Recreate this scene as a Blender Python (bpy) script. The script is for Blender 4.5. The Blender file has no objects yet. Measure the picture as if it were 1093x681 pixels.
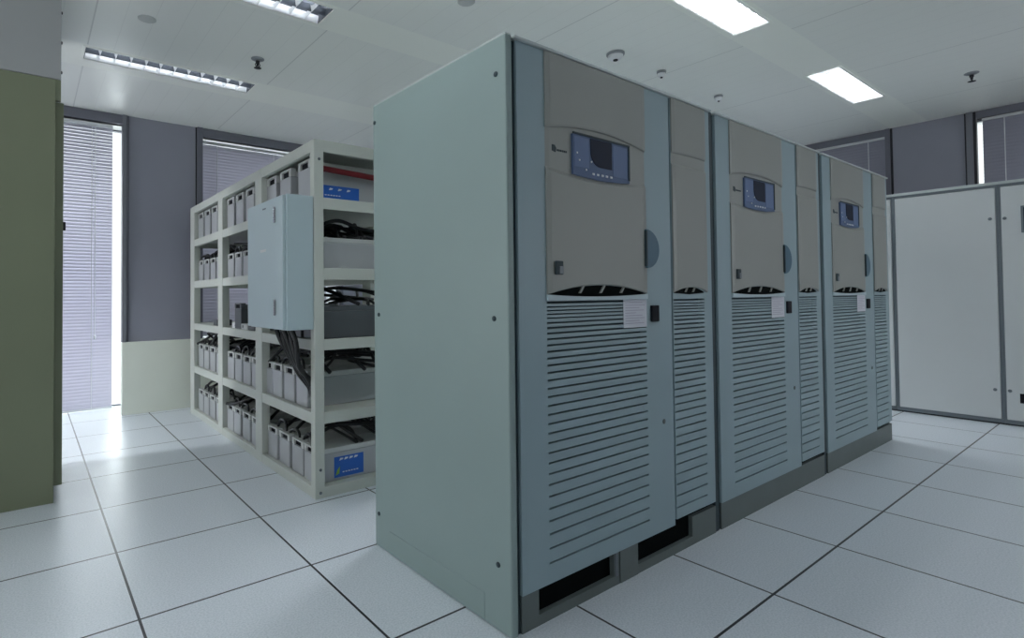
import bpy, bmesh, math, random
from mathutils import Vector, Matrix

random.seed(7)
SC = bpy.context.scene
COL = SC.collection

# ------------------------------------------------------------------ materials
def lin(c):
    out = []
    for v in c:
        v = v / 255.0
        out.append(v / 12.92 if v <= 0.04045 else ((v + 0.055) / 1.055) ** 2.4)
    return (out[0], out[1], out[2], 1.0)

def mat(name, col, rough=0.5, metal=0.0, noise=0.0, nscale=8.0, bump=0.0, bscale=300.0, spec=0.5):
    m = bpy.data.materials.new(name)
    m.use_nodes = True
    nt = m.node_tree
    b = nt.nodes['Principled BSDF']
    b.inputs['Base Color'].default_value = lin(col)
    b.inputs['Roughness'].default_value = rough
    b.inputs['Metallic'].default_value = metal
    b.inputs['Specular IOR Level'].default_value = spec
    tc = nt.nodes.new('ShaderNodeTexCoord')
    if noise > 0:
        n = nt.nodes.new('ShaderNodeTexNoise')
        n.inputs['Scale'].default_value = nscale
        n.inputs['Detail'].default_value = 5
        nt.links.new(tc.outputs['Object'], n.inputs['Vector'])
        r = nt.nodes.new('ShaderNodeValToRGB')
        c = lin(col)
        r.color_ramp.elements[0].position = 0.3
        r.color_ramp.elements[1].position = 0.7
        r.color_ramp.elements[0].color = (c[0] * (1 - noise), c[1] * (1 - noise), c[2] * (1 - noise), 1)
        r.color_ramp.elements[1].color = (min(1, c[0] * (1 + noise)), min(1, c[1] * (1 + noise)), min(1, c[2] * (1 + noise)), 1)
        nt.links.new(n.outputs['Fac'], r.inputs['Fac'])
        nt.links.new(r.outputs['Color'], b.inputs['Base Color'])
    if bump > 0:
        n2 = nt.nodes.new('ShaderNodeTexNoise')
        n2.inputs['Scale'].default_value = bscale
        nt.links.new(tc.outputs['Object'], n2.inputs['Vector'])
        bp = nt.nodes.new('ShaderNodeBump')
        bp.inputs['Strength'].default_value = bump
        bp.inputs['Distance'].default_value = 0.002
        nt.links.new(n2.outputs['Fac'], bp.inputs['Height'])
        nt.links.new(bp.outputs['Normal'], b.inputs['Normal'])
    return m

def emit(name, col, strength):
    m = bpy.data.materials.new(name)
    m.use_nodes = True
    nt = m.node_tree
    nt.nodes.remove(nt.nodes['Principled BSDF'])
    e = nt.nodes.new('ShaderNodeEmission')
    e.inputs['Color'].default_value = lin(col)
    e.inputs['Strength'].default_value = strength
    nt.links.new(e.outputs[0], nt.nodes['Material Output'].inputs[0])
    return m

def slat_mat(name, col, trans):
    m = bpy.data.materials.new(name)
    m.use_nodes = True
    nt = m.node_tree
    nt.nodes.remove(nt.nodes['Principled BSDF'])
    d = nt.nodes.new('ShaderNodeBsdfDiffuse')
    t = nt.nodes.new('ShaderNodeBsdfTranslucent')
    mx = nt.nodes.new('ShaderNodeMixShader')
    d.inputs[0].default_value = lin(col)
    t.inputs[0].default_value = lin(col)
    mx.inputs[0].default_value = trans
    nt.links.new(d.outputs[0], mx.inputs[1])
    nt.links.new(t.outputs[0], mx.inputs[2])
    nt.links.new(mx.outputs[0], nt.nodes['Material Output'].inputs[0])
    return m

def glass_mat():
    m = bpy.data.materials.new('window glass')
    m.use_nodes = True
    nt = m.node_tree
    nt.nodes.remove(nt.nodes['Principled BSDF'])
    t = nt.nodes.new('ShaderNodeBsdfTransparent')
    t.inputs[0].default_value = (0.93, 0.96, 0.96, 1)
    g = nt.nodes.new('ShaderNodeBsdfGlossy')
    g.inputs['Roughness'].default_value = 0.02
    fr = nt.nodes.new('ShaderNodeFresnel')
    fr.inputs[0].default_value = 1.45
    mx = nt.nodes.new('ShaderNodeMixShader')
    nt.links.new(fr.outputs[0], mx.inputs[0])
    nt.links.new(t.outputs[0], mx.inputs[1])
    nt.links.new(g.outputs[0], mx.inputs[2])
    nt.links.new(mx.outputs[0], nt.nodes['Material Output'].inputs[0])
    return m

def line_mask(nt, src, axis, period, offset, width):
    """1 on a joint line of the given width every period along one axis."""
    sep = nt.nodes.new('ShaderNodeSeparateXYZ')
    nt.links.new(src, sep.inputs[0])
    a = nt.nodes.new('ShaderNodeMath'); a.operation = 'SUBTRACT'
    nt.links.new(sep.outputs[axis], a.inputs[0]); a.inputs[1].default_value = offset - period / 2
    p = nt.nodes.new('ShaderNodeMath'); p.operation = 'PINGPONG'
    # distance to the nearest multiple of period
    s = nt.nodes.new('ShaderNodeMath'); s.operation = 'ADD'
    nt.links.new(a.outputs[0], s.inputs[0]); s.inputs[1].default_value = period / 2
    nt.links.new(s.outputs[0], p.inputs[0]); p.inputs[1].default_value = period / 2
    l = nt.nodes.new('ShaderNodeMath'); l.operation = 'LESS_THAN'
    nt.links.new(p.outputs[0], l.inputs[0]); l.inputs[1].default_value = width / 2
    return l.outputs[0]

def floor_mat():
    m = mat('raised floor tiles', (213, 219, 223), 0.33, bump=0.0)
    nt = m.node_tree
    b = nt.nodes['Principled BSDF']
    geo = nt.nodes.new('ShaderNodeNewGeometry')
    mx_ = line_mask(nt, geo.outputs['Position'], 0, 0.6, 0.0, 0.0085)
    my_ = line_mask(nt, geo.outputs['Position'], 1, 0.6, 0.0, 0.0085)
    mm = nt.nodes.new('ShaderNodeMath'); mm.operation = 'MAXIMUM'
    nt.links.new(mx_, mm.inputs[0]); nt.links.new(my_, mm.inputs[1])
    # fleck pattern of the laminate
    n = nt.nodes.new('ShaderNodeTexNoise'); n.inputs['Scale'].default_value = 160; n.inputs['Detail'].default_value = 3
    nt.links.new(geo.outputs['Position'], n.inputs['Vector'])
    r = nt.nodes.new('ShaderNodeValToRGB')
    r.color_ramp.elements[0].position = 0.33; r.color_ramp.elements[1].position = 0.62
    r.color_ramp.elements[0].color = lin((208, 217, 224)); r.color_ramp.elements[1].color = lin((230, 236, 243))
    nt.links.new(n.outputs['Fac'], r.inputs['Fac'])
    # each tile very slightly different
    sc = nt.nodes.new('ShaderNodeVectorMath'); sc.operation = 'DIVIDE'; sc.inputs[1].default_value = (0.6, 0.6, 10)
    nt.links.new(geo.outputs['Position'], sc.inputs[0])
    fl = nt.nodes.new('ShaderNodeVectorMath'); fl.operation = 'FLOOR'
    nt.links.new(sc.outputs[0], fl.inputs[0])
    wn = nt.nodes.new('ShaderNodeTexWhiteNoise'); nt.links.new(fl.outputs[0], wn.inputs['Vector'])
    mr = nt.nodes.new('ShaderNodeMapRange'); mr.inputs['To Min'].default_value = 0.96; mr.inputs['To Max'].default_value = 1.0
    nt.links.new(wn.outputs['Value'], mr.inputs['Value'])
    mul = nt.nodes.new('ShaderNodeMix'); mul.data_type = 'RGBA'; mul.blend_type = 'MULTIPLY'; mul.inputs['Factor'].default_value = 1
    nt.links.new(r.outputs['Color'], mul.inputs['A'])
    cmb = nt.nodes.new('ShaderNodeCombineColor')
    for i in range(3): nt.links.new(mr.outputs[0], cmb.inputs[i])
    nt.links.new(cmb.outputs[0], mul.inputs['B'])
    mix = nt.nodes.new('ShaderNodeMix'); mix.data_type = 'RGBA'
    nt.links.new(mm.outputs[0], mix.inputs['Factor'])
    nt.links.new(mul.outputs['Result'], mix.inputs['A'])
    mix.inputs['B'].default_value = lin((28, 32, 40))
    nt.links.new(mix.outputs['Result'], b.inputs['Base Color'])
    return m

def ceiling_mat():
    m = mat('metal strip ceiling', (240, 242, 237), 0.45)
    nt = m.node_tree
    b = nt.nodes['Principled BSDF']
    geo = nt.nodes.new('ShaderNodeNewGeometry')
    a = line_mask(nt, geo.outputs['Position'], 0, 0.15, 0.006, 0.004)
    c = line_mask(nt, geo.outputs['Position'], 0, 1.2, 0.006, 0.008)
    f = nt.nodes.new('ShaderNodeMath'); f.operation = 'MULTIPLY'; f.inputs[1].default_value = 0.10
    nt.links.new(a, f.inputs[0])
    g = nt.nodes.new('ShaderNodeMath'); g.operation = 'MULTIPLY'; g.inputs[1].default_value = 0.30
    nt.links.new(c, g.inputs[0])
    mxm = nt.nodes.new('ShaderNodeMath'); mxm.operation = 'MAXIMUM'
    nt.links.new(f.outputs[0], mxm.inputs[0]); nt.links.new(g.outputs[0], mxm.inputs[1])
    mix = nt.nodes.new('ShaderNodeMix'); mix.data_type = 'RGBA'
    nt.links.new(mxm.outputs[0], mix.inputs['Factor'])
    mix.inputs['A'].default_value = lin((240, 242, 237)); mix.inputs['B'].default_value = lin((120, 123, 124))
    nt.links.new(mix.outputs['Result'], b.inputs['Base Color'])
    return m

M = dict(
    floor=floor_mat(), ceil=ceiling_mat(),
    strip=mat('plain ceiling panel', (246, 248, 241), 0.5),
    wall=mat('grey wall panel', (152, 153, 165), 0.55, noise=0.03, nscale=2),
    trim=mat('dark grey window frame', (112, 113, 124), 0.5),
    trimlight=mat('grey frame', (122, 124, 132), 0.45),
    dark=mat('dark joint', (38, 40, 46), 0.6),
    dado=mat('cream dado', (243, 247, 234), 0.5, noise=0.02, nscale=3),
    plaster=mat('white reveal paint', (225, 228, 230), 0.6),
    blue=mat('blue grey powder coat', (139, 157, 154), 0.42, noise=0.025, nscale=3, bump=0.04, bscale=900),
    bluedoor=mat('blue grey door coat', (147, 168, 174), 0.42, noise=0.02, nscale=3, bump=0.04, bscale=900),
    beige=mat('warm grey plastic', (149, 152, 146), 0.42, noise=0.02, nscale=3),
    teal=mat('teal plastic', (62, 98, 116), 0.45),
    gap=mat('dark teal gap', (44, 62, 68), 0.6),
    black=mat('black plastic', (18, 20, 28), 0.7, spec=0.2),
    grillback=mat('dark grille backing', (68, 88, 95), 0.8),
    plinth=mat('dark grey plinth', (98, 108, 106), 0.45, noise=0.06, nscale=6),
    topedge=mat('pale top rail and highlight', (196, 204, 202), 0.4),
    dispblue=mat('blue display face', (74, 96, 130), 0.5),
    displight=mat('light blue display face', (90, 111, 148), 0.5),
    screen=mat('dark screen', (14, 28, 50), 0.5, spec=0.2), ventblack=mat('vent black', (15, 19, 19), 0.9, spec=0.05),
    white=mat('white plastic', (226, 228, 230), 0.45),
    paper=mat('notice paper', (214, 216, 224), 0.8),
    ink=mat('faint ink', (176, 170, 188), 0.8),
    chrome=mat('chrome', (205, 208, 210), 0.22, metal=1.0),
    rack=mat('cream rack steel', (203, 207, 199), 0.45, noise=0.02, nscale=5),
    batt=mat('battery case grey', (178, 180, 183), 0.3, noise=0.03, nscale=6),
    battlid=mat('battery lid grey', (204, 206, 204), 0.4),
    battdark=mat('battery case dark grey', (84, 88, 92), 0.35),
    cable=mat('black cable', (24, 25, 28), 0.4),
    boxblue=mat('pale blue box coat', (186, 203, 208), 0.42, noise=0.02, nscale=3),
    red=mat('red cable', (122, 20, 30), 0.4),
    bluelabel=mat('blue label', (28, 96, 190), 0.4),
    greenmark=mat('lime mark', (150, 190, 70), 0.5),
    acgreen=mat('grey green coat', (128, 134, 109), 0.5, noise=0.03, nscale=2),
    acplenum=mat('grey plenum coat', (170, 172, 172), 0.5, noise=0.03, nscale=2),
    acdark=mat('dark seam', (38, 44, 40), 0.6),
    wcab=mat('pale grey cabinet coat', (214, 217, 217), 0.42, noise=0.02, nscale=2),
    wframe=mat('grey cabinet frame', (112, 120, 126), 0.4, noise=0.02, nscale=3),
    alu=mat('bright louvre', (226, 229, 230), 0.22, metal=0.85),
    housing=mat('lamp housing', (150, 154, 158), 0.35, metal=0.6),
    trough=mat('shaded lamp trough', (74, 80, 88), 0.5), blade=mat('white louvre blade', (232, 235, 238), 0.35),
    spine=mat('louvre spine reflecting dark', (92, 98, 106), 0.35, metal=0.5),
    discgrey=mat('disc grey', (196, 199, 197), 0.6),
    tubeon=emit('lit tube', (246, 250, 255), 22.0), fillfront=emit('front fill tube', (246, 250, 255), 34.0), fillside=emit('side fill tube', (246, 250, 255), 260.0), tubenear=emit('near lit tube', (246, 250, 255), 46.0), tubedim=emit('dim tube', (246, 250, 255), 11.0), tubefar=emit('hidden lit tube', (246, 250, 255), 165.0),
    slat=slat_mat('blind slat pale', (196, 194, 206), 0.06),
    slatd=slat_mat('blind slat grey', (150, 150, 162), 0.10),
    glass=glass_mat(),
)

# ------------------------------------------------------------------ geometry helpers
def bx(bm, x0, x1, y0, y1, z0, z1, bev=0.0, seg=2):
    vs = [bm.verts.new(p) for p in ((x0, y0, z0), (x1, y0, z0), (x1, y1, z0), (x0, y1, z0),
                                    (x0, y0, z1), (x1, y0, z1), (x1, y1, z1), (x0, y1, z1))]
    fs = [bm.faces.new([vs[i] for i in q]) for q in
          ((0, 3, 2, 1), (4, 5, 6, 7), (0, 1, 5, 4), (1, 2, 6, 5), (2, 3, 7, 6), (3, 0, 4, 7))]
    if bev > 0:
        es = set(e for f in fs for e in f.edges)
        bmesh.ops.bevel(bm, geom=list(es), offset=bev, segments=seg, affect='EDGES', profile=0.5)

def prism_y(bm, pts, y0, y1):
    """outline in x,z extruded along y (y0 front, y1 back)"""
    a = [bm.verts.new((x, y0, z)) for x, z in pts]
    b = [bm.verts.new((x, y1, z)) for x, z in pts]
    bm.faces.new(a)
    bm.faces.new(list(reversed(b)))
    n = len(pts)
    for i in range(n):
        bm.faces.new((a[i], b[i], b[(i + 1) % n], a[(i + 1) % n]))

def tube(bm, pts, r, seg=8):
    P = [Vector(p) for p in pts]
    rings = []
    up = Vector((0.13, 0.31, 0.94)).normalized()
    for i, p in enumerate(P):
        d = (P[min(i + 1, len(P) - 1)] - P[max(i - 1, 0)]).normalized()
        s = d.cross(up)
        if s.length < 1e-4: s = d.cross(Vector((1, 0, 0)))
        s.normalize(); t = s.cross(d)
        rings.append([bm.verts.new(p + r * (math.cos(2 * math.pi * k / seg) * s + math.sin(2 * math.pi * k / seg) * t)) for k in range(seg)])
    for a, b in zip(rings, rings[1:]):
        for k in range(seg):
            bm.faces.new((a[k], a[(k + 1) % seg], b[(k + 1) % seg], b[k]))
    bm.faces.new(rings[0]); bm.faces.new(list(reversed(rings[-1])))

def spline(ctrl, n=8):
    P = [Vector(c) for c in ctrl]
    P = [2 * P[0] - P[1]] + P + [2 * P[-1] - P[-2]]
    out = []
    for i in range(1, len(P) - 2):
        for k in range(n):
            t = k / n
            out.append(0.5 * ((2 * P[i]) + (P[i + 1] - P[i - 1]) * t + (2 * P[i - 1] - 5 * P[i] + 4 * P[i + 1] - P[i + 2]) * t * t
                              + (3 * P[i] - P[i - 1] - 3 * P[i + 1] + P[i + 2]) * t ** 3))
    out.append(P[-2])
    return out

def lathe(bm, prof, cx=0, cy=0, seg=24):
    rings = []
    for r, z in prof:
        rings.append([bm.verts.new((cx + max(r, 1e-4) * math.cos(2 * math.pi * k / seg), cy + max(r, 1e-4) * math.sin(2 * math.pi * k / seg), z)) for k in range(seg)])
    for a, b in zip(rings, rings[1:]):
        for k in range(seg):
            bm.faces.new((a[k], a[(k + 1) % seg], b[(k + 1) % seg], b[k]))
    bm.faces.new(rings[0]); bm.faces.new(rings[-1])

def obj(name, bm, m, parent=None, smooth=False):
    bmesh.ops.recalc_face_normals(bm, faces=bm.faces)
    me = bpy.data.meshes.new(name)
    bm.to_mesh(me); bm.free()
    me.materials.append(M[m])
    if smooth:
        for p in me.polygons: p.use_smooth = True
    o = bpy.data.objects.new(name, me)
    COL.objects.link(o)
    if parent is not None: o.parent = parent
    return o

def box(name, dims, m, parent=None, bev=0.0):
    bm = bmesh.new()
    bx(bm, *dims, bev=bev)
    return obj(name, bm, m, parent)

def boxes(name, lst, m, parent=None, bev=0.0):
    bm = bmesh.new()
    for d in lst: bx(bm, *d, bev=bev)
    return obj(name, bm, m, parent)

def thing(name, label, cat, loc=(0, 0, 0), rotz=0.0, group=None):
    o = bpy.data.objects.new(name, None)
    COL.objects.link(o)
    o.empty_display_size = 0.1
    o.location = loc
    o.rotation_euler = (0, 0, rotz)
    o['label'] = label; o['category'] = cat
    if group: o['group'] = group
    return o

def tag(o, label, cat, group=None):
    o['label'] = label; o['category'] = cat
    if group: o['group'] = group
    return o

def struct(o):
    o['kind'] = 'structure'
    return o

def children(o):
    return [c for c in COL.objects if c.parent == o]

def dup(root, loc, label=None, skip=()):
    r = root.copy(); COL.objects.link(r); r.location = loc
    if label: r['label'] = label
    for ch in children(root):
        if ch.name.split('.')[0] in skip: continue
        c = ch.copy(); COL.objects.link(c); c.parent = r
        for g in children(ch):
            d = g.copy(); COL.objects.link(d); d.parent = c
    return r

# ------------------------------------------------------------------ the room (x along the cabinet row, y away from the camera, z up)
H = 2.746
YL = 4.30          # plane of the wall with the left windows
XR = 6.83          # plane of the wall with the right windows
X0, Y0 = -3.6, -4.2  # walls behind the camera

struct(box('floor', (X0, XR + 0.6, Y0, YL + 0.6, -0.05, 0.0), 'floor'))

# lamp positions: x0, x1, y0, y1, lit
LAMPS = [
    (-0.005, 1.135, 2.86, 3.09, False),
    (-0.005, 1.130, 1.45, 1.68, False),
    (2.27, 3.393, 0.01, 0.235, True),
    (4.55, 5.60, 0.005, 0.232, True),
    (-0.005, 1.130, 0.01, 0.235, True),
    (2.27, 3.393, 1.45, 1.68, True),
    (4.53, 5.66, 1.45, 1.68, True),
    (-2.30, -1.15, 2.98, 3.21, True),  # added unseen fill lamp, brightens the left wall and the floor there
    (2.27, 3.393, -1.44, -1.21, True),  # added fill lamp out of view, lights the middle cabinet front
]
# ceiling with the lamp openings left free
def ceiling_mesh(x0, x1, y0, y1, holes):
    bm = bmesh.new()
    xs = sorted(set([x0, x1] + [h[0] for h in holes] + [h[1] for h in holes]))
    ys = sorted(set([y0, y1] + [h[2] for h in holes] + [h[3] for h in holes]))
    for a, b in zip(xs, xs[1:]):
        for c, d in zip(ys, ys[1:]):
            mx, my = (a + b) / 2, (c + d) / 2
            if any(h[0] < mx < h[1] and h[2] < my < h[3] for h in holes): continue
            bx(bm, a, b, c, d, H, H + 0.02)
    bmesh.ops.remove_doubles(bm, verts=bm.verts, dist=1e-5)
    return bm

STRIPS = [(-1.48, -1.17), (-0.03, 0.27), (1.42, 1.716), (2.82, 3.24)]
cuts = [(X0, XR + 0.6, a, b) for a, b in STRIPS]
struct(obj('ceiling', ceiling_mesh(X0, XR + 0.6, Y0, YL + 0.6, cuts), 'ceil'))
for i, (a, b) in enumerate(STRIPS):
    hs = [l[:4] for l in LAMPS if a < l[2] < b]
    bm = ceiling_mesh(X0, XR + 0.6, a, b, hs)
    # a shadow-gap step on both sides
    struct(obj('trim_%d' % (i if i else 18), bm, 'strip'))

# walls behind the camera, with added unseen openings that let in fill light
struct(boxes('wall_back', [(X0 - 0.1, 4.6, Y0 - 0.1, Y0, 0, H), (6.7, XR + 0.6, Y0 - 0.1, Y0, 0, H), (4.6, 6.7, Y0 - 0.1, Y0, 0, 0.9), (4.6, 6.7, Y0 - 0.1, Y0, 2.6, H)], 'wall'))
struct(boxes('wall_side', [(X0 - 0.1, X0, Y0, -2.2, 0, H), (X0 - 0.1, X0, 0.8, 2.7, 0, H), (X0 - 0.1, X0, 4.15, YL + 0.6, 0, H), (X0 - 0.1, X0, 2.7, 4.15, 0, 0.5), (X0 - 0.1, X0, 2.7, 4.15, 2.6, H), (X0 - 0.1, X0, -2.2, 0.8, 0, 0.9), (X0 - 0.1, X0, -2.2, 0.8, 2.2, H)], 'wall'))

# wall with the left windows: openings  window 1 (to the floor) and window 2 (above the dado)
W1 = (-1.15, 0.385); W2 = (1.072, 2.545)
ZT = 2.655
T = 0.06
DZ = 0.662
lw = [
    (X0, W1[0], YL, YL + T, 0, H), (W1[0], W1[1], YL, YL + T, ZT, H),
    (0.435, 1.020, YL + 0.004, YL + T, DZ, H),
    (W2[0], W2[1], YL, YL + T, ZT, H),
    (W2[1], XR + 0.6, YL, YL + T, DZ, H),
]
struct(boxes('wall_left', lw, 'wall'))
struct(box('baseboard_left', (W1[1] - 0.003, XR, YL - 0.025, YL + T, 0.0, DZ), 'dado', bev=0.004))
# outer skin of the same wall (recess behind the openings)
YO = 4.86
ow = [(X0, W1[0] - 0.02, YO, YO + 0.1, 0, H), (0.535, W2[0] - 0.02, YO, YO + 0.1, 0, H),
      (W2[0] - 0.02, W2[1] + 0.06, YO, YO + 0.1, 0, DZ - 0.05), (W2[1] + 0.06, XR + 0.6, YO, YO + 0.1, 0, H),
      # cheeks of the recesses
      (W1[0] - 0.06, W1[0] - 0.02, YL + T, YO, 0, H), (0.535, 0.575, YL + T, YO, 0, H),
      (W2[0] - 0.06, W2[0] - 0.02, YL + T, YO, DZ, H), (W2[1] + 0.06, W2[1] + 0.10, YL + T, YO, DZ, H),
      (W2[0] - 0.06, W2[1] + 0.10, YL + T, YO, DZ - 0.05, DZ)]
struct(boxes('wall_outer', ow, 'plaster'))

def frame_strip(i, d, m='trim'):
    return struct(box('trim_%d' % i, d, m, bev=0.003))
frame_strip(4, (W1[1] - 0.003, 0.418, YL - 0.022, YL + T, DZ, H), 'trimlight')
frame_strip(5, (0.418, 0.436, YL - 0.008, YL + T, DZ, H), 'trim')
frame_strip(6, (1.012, 1.024, YL - 0.002, YL + T, DZ, H), 'dark')
frame_strip(7, (1.024, 1.075, YL - 0.022, YL + T, DZ, H), 'trim')
frame_strip(8, (W1[0], W1[1], YL - 0.015, YL + T, ZT, H - 0.002), 'trim')
frame_strip(9, (W2[0], W2[1], YL - 0.015, YL + T, ZT, H - 0.002), 'trim')
frame_strip(10, (W2[1], W2[1] + 0.055, YL - 0.022, YL + T, DZ, H), 'trim')

def window(i, origin, rotz, w, z0, z1, muntins, f=0.05):
    """origin: lower left seen from inside; local x along the wall, local y outwards"""
    e = bpy.data.objects.new('window_%d' % i, None)
    COL.objects.link(e); e.location = origin; e.rotation_euler = (0, 0, rotz); struct(e)
    fr = [(0, w, 0, 0.06, z0, z0 + f), (0, w, 0, 0.06, z1 - f, z1), (0, f, 0, 0.06, z0 + f, z1 - f), (w - f, w, 0, 0.06, z0 + f, z1 - f)]
    for x in muntins: fr.append((x - 0.025, x + 0.025, 0, 0.06, z0 + f, z1 - f))
    boxes('window_frame', fr, 'trimlight', e)
    box('window_pane', (f, w - f, 0.028, 0.034, z0 + f, z1 - f), 'glass', e)
    return e

def blind(label, origin, rotz, w, z0, z1, m, tilt, cords, line=None, wand=None):
    """local x along the wall, local y outwards, slats of 25 mm"""
    t = thing('venetian_blind', label, 'blind', origin, rotz)
    box('headrail', (0, w, -0.02, 0.02, z1, z1 + 0.028), 'white', t, bev=0.003)
    box('bottom_rail', (0, w, -0.012, 0.012, z0, z0 + 0.018), 'white', t, bev=0.003)
    bm = bmesh.new()
    p = 0.031; hw = 0.0192
    c, s = math.cos(tilt), math.sin(tilt)
    z = z0 + 0.03
    while z < z1 - 0.006:
        prev = None
        for k in range(4):
            u = -hw + 2 * hw * k / 3
            crown = 0.0042 * (1 - (u / hw) ** 2)
            y = u * c - crown * s; zz = z + u * s + crown * c
            a = bm.verts.new((0.004, y, zz)); b = bm.verts.new((w - 0.004, y, zz))
            if prev: bm.faces.new((prev[0], prev[1], b, a))
            prev = (a, b)
        z += p
    o = obj('slats', bm, m, t, smooth=True)
    for x in cords:
        bm = bmesh.new(); tube(bm, [(x, -0.016, z0 + 0.01), (x, -0.016, z1 + 0.01)], 0.0035, 6)
        obj('ladder_cord', bm, 'white', t)
    if wand:
        x, zl = wand
        bm = bmesh.new(); tube(bm, [(x, -0.03, zl), (x, -0.028, z1 + 0.01)], 0.004, 6)
        obj('pull_cord', bm, 'white', t)
        bm = bmesh.new(); lathe(bm, [(0.004, zl), (0.011, zl - 0.012), (0.009, zl - 0.04), (0.003, zl - 0.045)], x, -0.03, 10)
        obj('cord_weight', bm, 'white', t)
    return t

window(1, (W1[0] - 0.02, YO, 0), 0, 1.705, 0.0, H, [0.8], 0.012)
blind('pale venetian blind hanging to the floor beside the green grey cabinet', (W1[0] + 0.01, 4.73, 0), 0, 0.353 - W1[0] - 0.01, 0.004, 2.712, 'slat', math.radians(56),
      [0.25, 0.80, 1.32], wand=(1.345, 0.72))
window(2, (W2[0] - 0.02, YO, 0), 0, W2[1] - W2[0] + 0.08, DZ - 0.05, H, [0.75])
blind('pale venetian blind in the window behind the battery rack', (W2[0] + 0.012, 4.42, 0), 0, 2.44 - W2[0], DZ + 0.012, 2.622, 'slat', math.radians(68),
      [0.16, 0.75, 1.25])

# wall with the right windows
W3 = (0.315, 1.80); W4 = (-1.85, -0.372)
rw = [(XR, XR + T, 1.85, YL, 0, H), (XR, XR + T, W3[0], 1.85, ZT + 0.02, H), (XR, XR + T, W4[0], W4[1], ZT + 0.02, H),
      (XR + 0.004, XR + T, -0.300, 0.262, 0.0, H), (XR, XR + T, Y0, W4[0], 0, H),
      (XR, XR + T, W3[0], 1.85, 0, 0.6), (XR, XR + T, W4[0], W4[1], 0, 0.6)]
struct(boxes('wall_right', rw, 'wall'))
XO = XR + 0.36
ow = [(XO, XO + 0.1, W3[1] + 0.02, YL + 0.6, 0, H), (XO, XO + 0.1, W4[1] + 0.16, W3[0] - 0.02, 0, H), (XO, XO + 0.1, Y0, W4[0] - 0.02, 0, H),
      (XO, XO + 0.1, W3[0] - 0.02, W3[1] + 0.02, 0, 0.55), (XO, XO + 0.1, W4[0] - 0.02, W4[1] + 0.16, 0, 0.55),
      (XR + T, XO, W3[0] - 0.06, W3[0] - 0.02, 0.6, H), (XR + T, XO, W3[1] + 0.02, W3[1] + 0.06, 0.6, H),
      (XR + T, XO, W4[0] - 0.06, W4[0] - 0.02, 0.6, H), (XR + T, XO, W4[1] + 0.16, W4[1] + 0.20, 0.6, H),
      (XR + T, XO, W3[0] - 0.06, W3[1] + 0.06, 0.55, 0.6), (XR + T, XO, W4[0] - 0.06, W4[1] + 0.20, 0.55, 0.6)]
struct(boxes('wall_far_side', ow, 'trim'))
frame_strip(11, (XR - 0.002, XR + T, 0.256, 0.276, 0.6, H), 'dark')
frame_strip(12, (XR - 0.02, XR + T, 0.276, W3[0], 0.6, H), 'trim')
frame_strip(13, (XR - 0.012, XR + T, W3[0], 1.85, ZT + 0.02, H - 0.002), 'trim')
frame_strip(14, (XR - 0.002, XR + T, -0.303, -0.290, 0.6, H), 'dark')
frame_strip(15, (XR - 0.02, XR + T, W4[1] + 0.022, -0.303, 0.6, H), 'trimlight')
frame_strip(16, (XR - 0.004, XR + T, W4[1], W4[1] + 0.022, 0.6, H), 'dark')
frame_strip(17, (XR - 0.012, XR + T, W4[0], W4[1], ZT + 0.02, H - 0.002), 'trim')
R90 = -math.pi / 2
window(3, (XO, W3[1] + 0.02, 0), R90, W3[1] - W3[0] + 0.04, 0.55, H, [0.76])
window(4, (XO, W4[1] + 0.16, 0), R90, W4[1] - W4[0] + 0.18, 0.55, H, [0.88], 0.02)
blind('grey venetian blind seen above the end of the power cabinet row', (XR + 0.03, W3[1] - 0.01, 0), R90, W3[1] - W3[0] - 0.011, 0.62, 2.652, 'slatd', math.radians(72),
      [0.3, 0.8, 1.325])
blind('grey venetian blind above the right pale grey cabinet with a bright gap beside it', (XR + 0.04, W4[1] - 0.034, 0), R90, W4[1] - W4[0] - 0.05, 0.62, 2.652, 'slatd', math.radians(72),
      [0.15, 0.7, 1.3])

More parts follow.
